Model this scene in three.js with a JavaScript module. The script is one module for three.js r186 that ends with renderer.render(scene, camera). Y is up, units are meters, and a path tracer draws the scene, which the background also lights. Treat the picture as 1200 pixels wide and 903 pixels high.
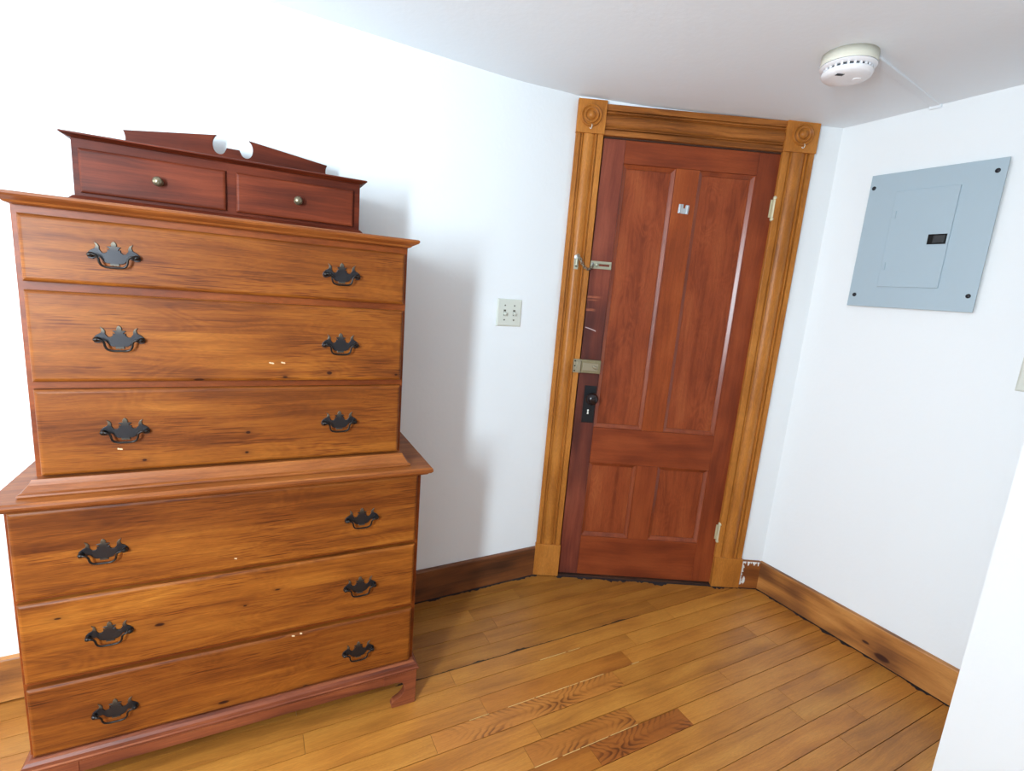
import * as THREE from 'three';
import { RoundedBoxGeometry } from 'three/addons/geometries/RoundedBoxGeometry.js';
import { RectAreaLightUniformsLib } from 'three/addons/lights/RectAreaLightUniformsLib.js';
import { mergeGeometries } from 'three/addons/utils/BufferGeometryUtils.js';
import { createNoise2D } from 'simplex-noise';

// ------------------------------------------------------------------ camera, sky, light, exposure
const W = 1200, H = 903;
const scene = new THREE.Scene();
const FOCAL = 586.83, PITCH = 0.1854, ROLL = 0.0821, EYE = 1.3535;
const camera = new THREE.PerspectiveCamera(2 * Math.atan(H / 2 / FOCAL) * 180 / Math.PI, W / H, 0.05, 60);
camera.position.set(0, EYE, 0);
camera.rotation.order = 'YXZ';
camera.rotation.set(-PITCH, 0, ROLL);
scene.add(camera);
scene.background = new THREE.Color(0.72, 0.86, 1.0);

const renderer = new THREE.WebGLRenderer({ antialias: true });
renderer.toneMapping = THREE.LinearToneMapping;
renderer.toneMappingExposure = 1.12;
renderer.shadowMap.enabled = true;
RectAreaLightUniformsLib.init();

const LEFT_X = -2.9, FRONT_Z = 0.8;                       // planes of the two walls with windows (behind the photographer)
const WIN1 = { z0: -0.25, z1: 0.68, y0: 0.7, y1: 1.95 };    // wide window in the left side wall
const WIN2 = { x0: -0.975, x1: -0.80, y0: 1.03, y1: 1.93 };// narrow window in the front wall
function windowLight(color, intensity, w, h, pos, look) {
  const l = new THREE.RectAreaLight(color, intensity, w, h);
  l.position.set(...pos); l.lookAt(...look); scene.add(l);
}
windowLight(new THREE.Color(0.95, 0.975, 1.0), 8.8, WIN1.z1 - WIN1.z0, WIN1.y1 - WIN1.y0, [LEFT_X + 0.03, (WIN1.y0 + WIN1.y1) / 2, (WIN1.z0 + WIN1.z1) / 2], [5, (WIN1.y0 + WIN1.y1) / 2, (WIN1.z0 + WIN1.z1) / 2]);
windowLight(new THREE.Color(0.735, 0.885, 1.0), 134, WIN2.x1 - WIN2.x0, WIN2.y1 - WIN2.y0, [(WIN2.x0 + WIN2.x1) / 2, (WIN2.y0 + WIN2.y1) / 2, FRONT_Z - 0.03], [(WIN2.x0 + WIN2.x1) / 2, (WIN2.y0 + WIN2.y1) / 2, -5]);

// ------------------------------------------------------------------ helpers
function rng(seed) { let a = seed >>> 0; return () => { a = (a + 0x6d2b79f5) | 0; let t = Math.imul(a ^ (a >>> 15), 1 | a); t = (t + Math.imul(t ^ (t >>> 7), 61 | t)) ^ t; return ((t ^ (t >>> 14)) >>> 0) / 4294967296; }; }
const used = {};
function numbered(n) { const k = used[n] = (used[n] ?? -1) + 1; return k ? `${n}_${String(k).padStart(3, '0')}` : n; }
function finish(o) { o.traverse((m) => { if (m.isMesh) { m.castShadow = true; m.receiveShadow = true; } }); return o; }
function tag(o, label, category, group, kind) {
  if (label) o.userData.label = label;
  if (category) o.userData.category = category;
  if (group) o.userData.group = group;
  if (kind) o.userData.kind = kind;
  return o;
}
function thing(name, pos, turn, label, category, kind) {
  const g = new THREE.Group(); g.name = numbered(name); g.position.set(...pos); g.rotation.y = turn;
  scene.add(g); return tag(g, label, category, null, kind);
}
function part(parent, name, geo, mat, label) {
  const m = new THREE.Mesh(geo, mat); m.name = name; parent.add(m); m.castShadow = m.receiveShadow = true;
  if (label) m.userData.label = label;
  return m;
}
function struct(name, geo, mat, label) {
  const m = new THREE.Mesh(geo, mat); m.name = name; scene.add(m); m.castShadow = m.receiveShadow = true;
  return tag(m, label, null, null, 'structure');
}
const flat = (g) => { const n = g.index ? g.toNonIndexed() : g; n.deleteAttribute('normal'); n.computeVertexNormals(); return n; };
const at = (g, x, y, z) => g.translate(x, y, z);
function merge(list) {
  return mergeGeometries(list.map((g) => { const n = g.index ? g.toNonIndexed() : g; for (const k of Object.keys(n.attributes)) if (!['position', 'normal', 'uv'].includes(k)) n.deleteAttribute(k); return n; }));
}
// box mapping in metres: grain runs along the given axis; sx, sy are the texture's size in metres
function woodUV(g, grain, ox = 0, oy = 0, sx = 1, sy = 1) {
  if (g.index) g = g.toNonIndexed();
  const p = g.attributes.position, uv = new Float32Array(p.count * 2), a = new THREE.Vector3(), b = new THREE.Vector3(), c = new THREE.Vector3(), n = new THREE.Vector3();
  for (let i = 0; i < p.count; i += 3) {
    a.fromBufferAttribute(p, i); b.fromBufferAttribute(p, i + 1); c.fromBufferAttribute(p, i + 2);
    n.crossVectors(b.clone().sub(a), c.clone().sub(a));
    const nx = Math.abs(n.x), ny = Math.abs(n.y), nz = Math.abs(n.z);
    [a, b, c].forEach((v, k) => {
      let u, w;
      if (grain === 'x') { if (nx > ny && nx > nz) { u = v.z * 0.2; w = v.y; } else { u = v.x; w = nz >= ny ? v.y : v.z; } }
      else if (grain === 'y') { if (ny > nx && ny > nz) { u = v.z * 0.2; w = v.x; } else { u = v.y; w = nz >= nx ? v.x : v.z; } }
      else { if (nz > nx && nz > ny) { u = v.x * 0.2; w = v.y; } else { u = v.z; w = nx >= ny ? v.y : v.x; } }
      uv[(i + k) * 2] = (u + ox) / sx; uv[(i + k) * 2 + 1] = (w + oy) / sy;
    });
  }
  g.setAttribute('uv', new THREE.BufferAttribute(uv, 2));
  return g;
}
const rbox = (w, h, d, r = 0.003, seg = 2) => new RoundedBoxGeometry(w, h, d, seg, Math.min(r, w / 2.01, h / 2.01, d / 2.01));
const box = (w, h, d) => new THREE.BoxGeometry(w, h, d);
// stack of rectangles, each [y, x0, x1, z0, z1]: mitred mouldings that run round a case
function ringLoft(levels) {
  const v = [];
  const quad = (a, b, c, d) => v.push(...a, ...b, ...c, ...a, ...c, ...d);
  const corners = ([y, x0, x1, z0, z1]) => [[x0, y, z1], [x1, y, z1], [x1, y, z0], [x0, y, z0]];
  for (let i = 0; i + 1 < levels.length; i++) {
    const lo = corners(levels[i]), hi = corners(levels[i + 1]);
    for (let k = 0; k < 4; k++) quad(lo[k], lo[(k + 1) % 4], hi[(k + 1) % 4], hi[k]);
  }
  const b = corners(levels[0]), t = corners(levels[levels.length - 1]);
  quad(b[3], b[2], b[1], b[0]); quad(t[0], t[1], t[2], t[3]);
  const g = new THREE.BufferGeometry();
  g.setAttribute('position', new THREE.Float32BufferAttribute(v, 3));
  g.computeVertexNormals();
  g.setAttribute('uv', new THREE.Float32BufferAttribute(new Float32Array(v.length / 3 * 2), 2));
  return g;
}
// profile [[s, out], ...] across the width, run up along y from y0 to y1, projecting to +z
function runUp(profile, y0, y1) {
  const s = new THREE.Shape(profile.map(([x, o]) => new THREE.Vector2(x, -o)));
  const g = new THREE.ExtrudeGeometry(s, { depth: y1 - y0, bevelEnabled: false, steps: 1 });
  g.rotateX(-Math.PI / 2); g.translate(0, y0, 0); return flat(g);
}
// the same profile run along x, the width going up
function runAcross(profile, x0, x1) {
  const s = new THREE.Shape(profile.map(([y, o]) => new THREE.Vector2(-o, y)));
  const g = new THREE.ExtrudeGeometry(s, { depth: x1 - x0, bevelEnabled: false, steps: 1 });
  g.rotateY(Math.PI / 2); g.translate(x0, 0, 0); return flat(g);
}
function slab(points, depth, bevel = 0.001, seg = 2) {
  const g = new THREE.ExtrudeGeometry(points instanceof THREE.Shape ? points : new THREE.Shape(points.map(([x, y]) => new THREE.Vector2(x, y))), { depth: depth - bevel, bevelEnabled: bevel > 0, bevelThickness: bevel, bevelSize: bevel, bevelOffset: -bevel, bevelSegments: seg, curveSegments: 10 });
  return g;
}
const lathe = (pts, seg = 24) => new THREE.LatheGeometry(pts.map(([x, y]) => new THREE.Vector2(x, y)), seg);

// ------------------------------------------------------------------ textures
const clamp = (x, a = 0, b = 1) => Math.min(b, Math.max(a, x));
const smooth = (a, b, x) => { const t = clamp((x - a) / (b - a)); return t * t * (3 - 2 * t); };
const lerp3 = (a, b, t) => [a[0] + (b[0] - a[0]) * t, a[1] + (b[1] - a[1]) * t, a[2] + (b[2] - a[2]) * t];
function texture(w, h, fn, srgb = true) {
  const d = new Uint8Array(w * h * 4);
  for (let j = 0; j < h; j++) for (let i = 0; i < w; i++) {
    const c = fn(i / w, j / h), k = (j * w + i) * 4;
    d[k] = clamp(c[0], 0, 255); d[k + 1] = clamp(c[1], 0, 255); d[k + 2] = clamp(c[2], 0, 255); d[k + 3] = 255;
  }
  const t = new THREE.DataTexture(d, w, h, THREE.RGBAFormat);
  t.magFilter = THREE.LinearFilter; t.minFilter = THREE.LinearMipmapLinearFilter; t.generateMipmaps = true;
  t.wrapS = t.wrapT = THREE.MirroredRepeatWrapping;
  if (srgb) t.colorSpace = THREE.SRGBColorSpace;
  t.needsUpdate = true; return t;
}
// wood seen along the grain; x along, y across, in metres
function wood({ w, h, sx, sy, light, mid, dark, seed, ring = 0.5, blotch = 0.5, fibre = 0.06, band = () => 0, knots = [], figure = 0, cathedral = null, extra = null, across = 1, tone = null }) {
  const n = createNoise2D(rng(seed)), n2 = createNoise2D(rng(seed + 7));
  return texture(w, h, (u, v) => {
    const x = u * sx, y = v * sy, b = band(x, y);
    let yy = y + 0.010 * n(x * 1.7 + b * 7.3, y * 5) + 0.003 * n2(x * 6, y * 22 + b * 3);
    let kd = 0;
    for (const [kx, ky, kr, kl] of knots) {
      const dx = (x - kx) / (kl || 2.2), dy = y - ky, r = Math.hypot(dx, dy);
      if (r < kr * 7) { kd = Math.max(kd, 1 - smooth(kr * 0.55, kr * 1.25, r), 0.42 * Math.exp(-r / (kr * 1.6))); yy += Math.sign(dy) * kr * 0.7 * Math.exp(-r / (kr * 2)); }
    }
    let t = 0.5 + ring * (0.42 * n(x * 0.9 + b * 13.1, yy * 16 * across) + 0.3 * n2(x * 1.8 + b, yy * 52 * across) + 0.22 * n(x * 3.2, yy * 150 * across + b * 5));
    t += blotch * (0.5 * n2(x * 2.1 + b * 3.7, y * 6 + b * 2.3) + 0.3 * n(x * 5, y * 13 + b));
    if (figure) t += figure * n(x * 16 + 3 * n2(x * 3, y * 9), y * 26) * (0.4 + 0.6 * smooth(-0.2, 0.6, n2(x * 2 + 9, y * 5)));
    if (cathedral) t -= cathedral(x, y, n);
    t = clamp(t);
    let c = t < 0.5 ? lerp3(dark, mid, t * 2) : lerp3(mid, light, t * 2 - 1);
    const f = 1 + fibre * n2(x * 14, yy * 700) + fibre * 0.6 * n(x * 40, y * 1100);
    c = [c[0] * f, c[1] * f, c[2] * f];
    if (tone) { const m = tone(x, y, n); c = [c[0] * m[0], c[1] * m[1], c[2] * m[2]]; }
    if (kd) c = lerp3(c, [52, 22, 12], kd);
    return extra ? extra(c, x, y, n) : c;
  });
}
const standard = (o) => new THREE.MeshStandardMaterial(o);
const varnish = (o) => new THREE.MeshPhysicalMaterial({ specularIntensity: 0.5, ...o });

// chest wood: one map for the whole front, 1.0 m wide and 1.6 m high, so that each drawer front is its own board
const DRAWERS = [[0.155, 0.3417], [0.3569, 0.563], [0.5736, 0.789], [0.857, 1.058], [1.0745, 1.2738], [1.2919, 1.4305]];
const chestKnots = [[0.571, 1.078, 0.005, 3], [0.378, 1.084, 0.004, 2], [0.268, 1.095, 0.006, 1.6], [0.086, 1.09, 0.004, 1.5], [0.466, 0.938, 0.005, 1.5], [0.47, 0.884, 0.004, 1.5], [0.689, 0.881, 0.004, 1.6], [0.672, 0.451, 0.006, 2.4], [0.48, 0.46, 0.003, 2], [0.867, 0.516, 0.003, 3], [0.327, 0.160, 0.005, 2], [0.537, 0.176, 0.006, 3], [0.40, 0.491, 0.003, 3]].map(([s, y, r, l]) => [1 - (s + 0.027), y, r * 0.8, l]);
const GLUED = [[0.45, 0.9], [0.62, 1.06], [0.53, 0.86], [0.24, 0.93], [0.6, 0.95], [0.42, 0.92]]; // each front is glued up of two boards: where, and how the upper one differs
const chestTex = wood({
  w: 1024, h: 1640, sx: 1, sy: 1.6, seed: 11, light: [168, 106, 40], mid: [138, 78, 26], dark: [90, 44, 16], ring: 0.36, blotch: 0.30, fibre: 0.07, figure: 0.10, knots: chestKnots,
  band: (x, y) => { for (let i = 0; i < 6; i++) { const [a, b] = DRAWERS[i]; if (y > a - 0.006 && y < b + 0.006) return i + 1 + ((y - a) / (b - a) > GLUED[i][0] ? 0.5 : 0); } return 0; },
  tone: (x, y, n) => { for (let i = 0; i < 6; i++) { const [a, b] = DRAWERS[i]; if (y > a - 0.006 && y < b + 0.006) { const k = smooth(-0.03, 0.03, (y - a) / (b - a) - GLUED[i][0] + 0.03 * n(x * 3, i * 7)), d = 1 + (GLUED[i][1] - 1) * k; return [d, d ** 1.4, d ** 1.6]; } } return [1, 1, 1]; },
  extra: (c, x, y, n) => { // short dark pine flecks, and a few pale nicks
    const f = 1 - 0.30 * smooth(0.3, 0.8, n(x * 8 + 3, y * 240)) * smooth(-0.1, 0.55, n(x * 2.3 + 5, y * 8)) - 0.2 * smooth(0.5, 0.9, n(x * 3, y * 420 + 9));
    c = [c[0] * f, c[1] * f * (0.5 + 0.5 * f), c[2] * f * (0.5 + 0.5 * f)];
    for (const [s, yy, l] of [[0.735, 0.912, 0.005], [0.383, 1.122, 0.005], [0.41, 1.121, 0.006], [0.50, 0.603, 0.003], [0.36, 0.335, 0.004], [0.34, 0.337, 0.003]]) if (Math.abs(x - 0.973 + s) < l && Math.abs(y - yy + 0.2 * (x - 0.973 + s)) < 0.0018) c = [222, 196, 160];
    return c;
  },
});
const chestMat = varnish({ specularIntensity: 0.38, color: 0xf0ebe6, map: chestTex, roughness: 0.42 });
const trimTex = wood({ w: 1024, h: 512, sx: 1, sy: 0.5, seed: 23, light: [150, 86, 52], mid: [120, 62, 38], dark: [84, 40, 26], ring: 0.6, blotch: 0.4, fibre: 0.06 });
const chestTrimMat = varnish({ map: trimTex, roughness: 0.4 });
const topTex = wood({ w: 1024, h: 512, sx: 1, sy: 0.5, seed: 29, light: [164, 100, 48], mid: [136, 76, 34], dark: [94, 46, 22], ring: 0.45, blotch: 0.35, fibre: 0.06 });
const chestTopMat = varnish({ map: topTex, roughness: 0.38 });
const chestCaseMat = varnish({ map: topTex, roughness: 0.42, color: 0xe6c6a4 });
const redTex = wood({ w: 1024, h: 512, sx: 0.8, sy: 0.4, seed: 31, light: [126, 58, 32], mid: [100, 42, 22], dark: [66, 26, 16], ring: 0.45, blotch: 0.5, fibre: 0.06 });
const redMat = varnish({ specularIntensity: 0.3, map: redTex, roughness: 0.45 });
const redDarkMat = varnish({ specularIntensity: 0.3, map: redTex, roughness: 0.45, color: 0xe0d2cc });
// door wood
const doorTex = wood({ w: 1024, h: 512, sx: 2.0, sy: 0.5, seed: 41, light: [158, 80, 42], mid: [132, 60, 31], dark: [96, 40, 22], ring: 0.24, blotch: 0.4, fibre: 0.05 });
const doorPanelTex = wood({ w: 1024, h: 512, sx: 1.2, sy: 0.6, seed: 47, light: [168, 92, 52], mid: [140, 66, 36], dark: [100, 43, 25], ring: 0.3, blotch: 0.35, fibre: 0.06, figure: 0.13 });
const doorMat = varnish({ map: doorTex, roughness: 0.4 });
const midTex = wood({ w: 512, h: 128, sx: 1.2, sy: 0.2, seed: 45, light: [166, 88, 44], mid: [146, 69, 32], dark: [112, 50, 26], ring: 0.3, blotch: 0.45, fibre: 0.05 });
const doorMidMat = varnish({ map: midTex, roughness: 0.38 });
const mouldMat = varnish({ map: doorTex, roughness: 0.28, specularIntensity: 1 });
const doorPanelMat = varnish({ map: doorPanelTex, roughness: 0.36 });
// stile beside the locks: handled, grimy and scratched
const stileTex = wood({
  w: 1024, h: 128, sx: 2.02, sy: 0.12, seed: 43, light: [150, 80, 58], mid: [126, 62, 45], dark: [92, 42, 32], ring: 0.35, blotch: 0.5, fibre: 0.05,
  extra: (c, x, y, n) => {
    const worn = smooth(1.42, 1.22, x) * smooth(0.2, 0.75, x);
    c = lerp3(c, [66, 34, 32], clamp(worn * (0.55 + 0.25 * n(x * 4, y * 20))));
    for (const [h0, wd, l] of [[1.356, 0.006, 0.075], [1.343, 0.003, 0.06], [1.299, 0.007, 0.05]]) {
      const k = (1 - smooth(wd * 0.5, wd, Math.abs(x - h0 - 0.1 * (y - 0.02) * 0.1))) * (1 - smooth(l * 0.5, l, y)) * (0.65 + 0.35 * n(x * 900, y * 30));
      c = lerp3(c, [176, 104, 72], clamp(k));
    }
    const sx_ = 1.222 - 0.2 * y - 1.6 * y * y, k = 1 - smooth(0.0012, 0.003, Math.abs(x - sx_)); // pale curved scratch
    if (y > 0.005 && y < 0.055) c = lerp3(c, [205, 190, 190], k * 0.9);
    return c;
  },
});
const stileMat = varnish({ map: stileTex, roughness: 0.42 });
// oak-stained casings and baseboards
const casingTex = wood({ w: 1024, h: 256, sx: 2.2, sy: 0.5, seed: 53, light: [200, 134, 64], mid: [176, 110, 45], dark: [134, 78, 30], ring: 0.14, blotch: 0.35, fibre: 0.06 });
const casingMat = varnish({ map: casingTex, roughness: 0.36 });
const headTex = wood({ w: 1024, h: 256, sx: 1.0, sy: 0.16, seed: 57, light: [168, 104, 48], mid: [140, 82, 34], dark: [98, 54, 22], ring: 0.75, blotch: 0.35, fibre: 0.1 });
const headMat = varnish({ map: headTex, roughness: 0.4 });
const baseTex = wood({ w: 1024, h: 160, sx: 1.4, sy: 0.16, seed: 61, light: [196, 136, 72], mid: [168, 109, 52], dark: [106, 64, 34], ring: 0.25, blotch: 0.85, fibre: 0.05, knots: [[0.565, 0.03, 0.014, 2.2], [0.50, 0.055, 0.006, 2.5]] });
const baseMat = standard({ map: baseTex, roughness: 0.45 });
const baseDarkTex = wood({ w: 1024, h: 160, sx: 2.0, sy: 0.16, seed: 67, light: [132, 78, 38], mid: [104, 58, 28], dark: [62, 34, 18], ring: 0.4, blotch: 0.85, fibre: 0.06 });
const baseShadeMat = standard({ map: baseDarkTex, roughness: 0.48 });  // baseboard brown with the shade beside the chest painted in
const chipTex = wood({
  w: 256, h: 256, sx: 0.16, sy: 0.16, seed: 71, light: [150, 88, 36], mid: [122, 66, 26], dark: [84, 44, 18], ring: 0.3, blotch: 0.9, fibre: 0.05,
  extra: (c, x, y, n) => {
    const e = y - 0.134 + 0.012 * n(x * 60, 3) + 0.006 * n(x * 190, 8), f = 0.010 - x + 0.006 * n(y * 60, 5) + 0.004 * n(y * 170, 9);
    const blob = 0.009 - Math.hypot((x - 0.021) * 1.3, (y - 0.045) * 0.45) + 0.002 * n(x * 200, y * 200);
    return e > 0 || (f > 0 && y > 0.02) || blob > 0 ? [226, 226, 222] : c;
  },
});
const chipMat = standard({ map: chipTex, roughness: 0.5 });
// floorboards
const floorTex = wood({ w: 1024, h: 1024, sx: 2.0, sy: 1.0, seed: 83, light: [202, 140, 62], mid: [182, 118, 48], dark: [140, 84, 34], ring: 0.34, blotch: 0.34, fibre: 0.06 });
const oakTex = wood({
  w: 1024, h: 256, sx: 0.6, sy: 0.15, seed: 89, light: [188, 128, 64], mid: [172, 110, 50], dark: [104, 58, 24], ring: 0.25, blotch: 0.25, fibre: 0.07,
  cathedral: (x, y, n) => { const yc = ((y / 0.075) % 1) - 0.5 + 0.25 * n(x * 5, 2); const ph = x * 38 + 4.6 * Math.sqrt(yc * yc + 0.01) * (1 + 0.3 * n(x * 4, 7)) + 0.22 * n(x * 9, y * 40); const s = ph - Math.floor(ph); return 0.40 * smooth(0.35, 0.8, s) * (1 - smooth(0.86, 1, s)) * clamp(0.5 + 0.9 * n(x * 3.3, y * 12 + 4), 0.08, 1); },
});
const floorMat = standard({ map: floorTex, roughness: 0.4, vertexColors: true });
const oakMat = standard({ map: oakTex, roughness: 0.4, vertexColors: true });
// plaster
const plasterN = createNoise2D(rng(97));
const plasterTex = texture(512, 512, (u, v) => { const k = 128 + 50 * plasterN(u * 9, v * 9) + 32 * plasterN(u * 40, v * 40) + 20 * plasterN(u * 120, v * 120); return [k, k, k]; }, false);
const wallMat = standard({ color: new THREE.Color(0.84, 0.87, 0.88), roughness: 0.75, bumpMap: plasterTex, bumpScale: 0.0006 });
const ceilMat = standard({ color: new THREE.Color(0.86, 0.91, 0.95), roughness: 0.85, bumpMap: plasterTex, bumpScale: 0.0006 });

const blackMat = standard({ color: 0x0b0a0a, roughness: 0.9 });
const crevice = standard({ color: 0x1a1512, roughness: 0.95 });

// ------------------------------------------------------------------ room shell
const A = [0.1813, -2.2645], B = [1.3045, -2.2987];               // ends of the door wall
const T1 = 0.521, T2 = 0.0304, T3 = -1.0506;                      // turns of left wall, door wall, right wall (local +z looks into the room)
const D1 = [-Math.cos(T1), Math.sin(T1)], D2 = [Math.cos(T2), -Math.sin(T2)], D3 = [Math.cos(T3), -Math.sin(T3)];
const L2 = Math.hypot(B[0] - A[0], B[1] - A[1]);
const C = [1.391, -1.3227];                                        // the near outside corner
const SQ = (C[0] - B[0]) * D3[0] + (C[1] - B[1]) * D3[1];
const Q = [B[0] + SQ * D3[0], B[1] + SQ * D3[1]];                 // foot of the return
const R = [C[0] + D3[0] * (FRONT_Z - C[1]) / D3[1], FRONT_Z];
const S1 = (LEFT_X - A[0]) / D1[0];
const P1 = [LEFT_X, A[1] + D1[1] * S1];
const ROOM = [P1, A, B, Q, C, R, [LEFT_X, FRONT_Z]];
const CEIL = 2.151, TALL = 2.36, THICK = 0.12;

const metreUV = (g, k = 1) => woodUV(g, 'x', 0, 0, k, k);
// a wall from p to q (interior on its local +z side), pieces given as [x0, x1, y0, y1] in its own frame
function wallGeo(len, e0, e1, holes, z0 = -THICK, z1 = 0) {
  const parts = [];
  const add = (x0, x1, y0, y1) => { if (x1 - x0 > 1e-4 && y1 - y0 > 1e-4) parts.push(at(box(x1 - x0, y1 - y0, z1 - z0), (x0 + x1) / 2, (y0 + y1) / 2, (z0 + z1) / 2)); };
  let x = -e0;
  for (const [h0, h1, b0, b1] of holes) { add(x, h0, -0.06, TALL); add(h0, h1, -0.06, b0); add(h0, h1, b1, TALL); x = h1; }
  add(x, len + e1, -0.06, TALL);
  return metreUV(merge(parts));
}
function wall(name, p, turn, geo, label) { const m = struct(name, geo, wallMat, label); m.position.set(p[0], 0, p[1]); m.rotation.y = turn; return m; }
wall('wall_left', P1, T1, wallGeo(S1, 0, 0, []), 'plain white plaster wall behind the tall chest of drawers');
{ // door wall: solid behind, a shallow recess in front for the door
  const back = at(box(L2 + 0.1, TALL + 0.06, 0.07), L2 / 2, TALL / 2 - 0.03, -0.105);
  const front = wallGeo(L2, 0, 0, [[0.112, 0.889, 0.0, 2.022]], -0.07, 0);
  wall('wall_back', A, T2, metreUV(merge([back, front])), 'white plaster wall holding the brown panelled door');
}
wall('wall_right', B, T3, wallGeo(SQ, 0.0, 0.1, []), 'white plaster wall holding the grey electrical panel');
wall('wall_return', Q, Math.atan2(-(D3[0]), -(D3[1])), wallGeo(Math.hypot(Q[0] - C[0], Q[1] - C[1]) - 0.02, 0.0, 0, []), 'short white return wall hidden behind the near corner');
wall('wall_near', C, T3, wallGeo(Math.hypot(R[0] - C[0], R[1] - C[1]), 0, 0.1, [], -THICK, 0), 'near white wall corner at the right edge of the view');
wall('wall_front', [R[0], FRONT_Z], Math.PI, wallGeo(R[0] - LEFT_X, 0.1, 0.12, [[R[0] - WIN2.x1, R[0] - WIN2.x0, WIN2.y0, WIN2.y1]]), 'white wall with a narrow window behind the photographer');
wall('wall_side', [LEFT_X, FRONT_Z], Math.PI / 2, wallGeo(FRONT_Z - P1[1], 0.0, 0.06, [[FRONT_Z - WIN1.z1, FRONT_Z - WIN1.z0, WIN1.y0, WIN1.y1]]), 'white side wall with a wide window left of the chest');

{ // ceiling: old plaster, a little uneven near the door
  const g = new THREE.PlaneGeometry(6.0, 3.8, 120, 76); g.rotateX(Math.PI / 2); g.translate(-0.1, 0, -0.8);
  const p = g.attributes.position;
  for (let i = 0; i < p.count; i++) {
    const x = p.getX(i), z = p.getZ(i);
    const a = 0.017 * Math.exp(-((x - A[0]) ** 2 + (z - A[1]) ** 2) / (2 * 0.15 ** 2)), b = -0.011 * Math.exp(-((x - B[0]) ** 2 + (z - B[1]) ** 2) / (2 * 0.32 ** 2));
    p.setY(i, CEIL + a + b);
  }
  g.computeVertexNormals();
  const uv = g.attributes.uv; for (let i = 0; i < p.count; i++) uv.setXY(i, p.getX(i), p.getZ(i));
  const lid = at(box(6.0, 0.08, 3.8), -0.1, 2.34, -0.8);
  struct('ceiling', merge([g, lid]), ceilMat, 'flat pale grey plaster ceiling above the door and chest');
}

// windows behind the photographer (they light the room)
const paintMat = standard({ color: 0xe8e6e0, roughness: 0.5 });
const paneMat = new THREE.MeshPhysicalMaterial({ color: 0xffffff, roughness: 0.02, transmission: 1, thickness: 0, ior: 1.5 });
function makeWindow(n, pos, turn, w, h, label) {
  const g = thing(`window_${n}`, pos, turn, label, null, 'structure');
  const f = 0.04;
  part(g, 'window_frame', merge([at(box(w, f, 0.06), 0, f / 2, -0.07), at(box(w, f, 0.06), 0, h - f / 2, -0.07), at(box(f, h - 2 * f, 0.06), -w / 2 + f / 2, h / 2, -0.07), at(box(f, h - 2 * f, 0.06), w / 2 - f / 2, h / 2, -0.07)]), paintMat);
  part(g, 'pane', at(box(w - 2 * f, h - 2 * f, 0.004), 0, h / 2, -0.07), paneMat);
}
makeWindow(1, [LEFT_X, WIN1.y0, (WIN1.z0 + WIN1.z1) / 2], Math.PI / 2, WIN1.z1 - WIN1.z0, WIN1.y1 - WIN1.y0, 'wide white framed window in the side wall');
makeWindow(2, [(WIN2.x0 + WIN2.x1) / 2, WIN2.y0, FRONT_Z], Math.PI, WIN2.x1 - WIN2.x0, WIN2.y1 - WIN2.y0, 'narrow white framed window behind the photographer');

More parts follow.
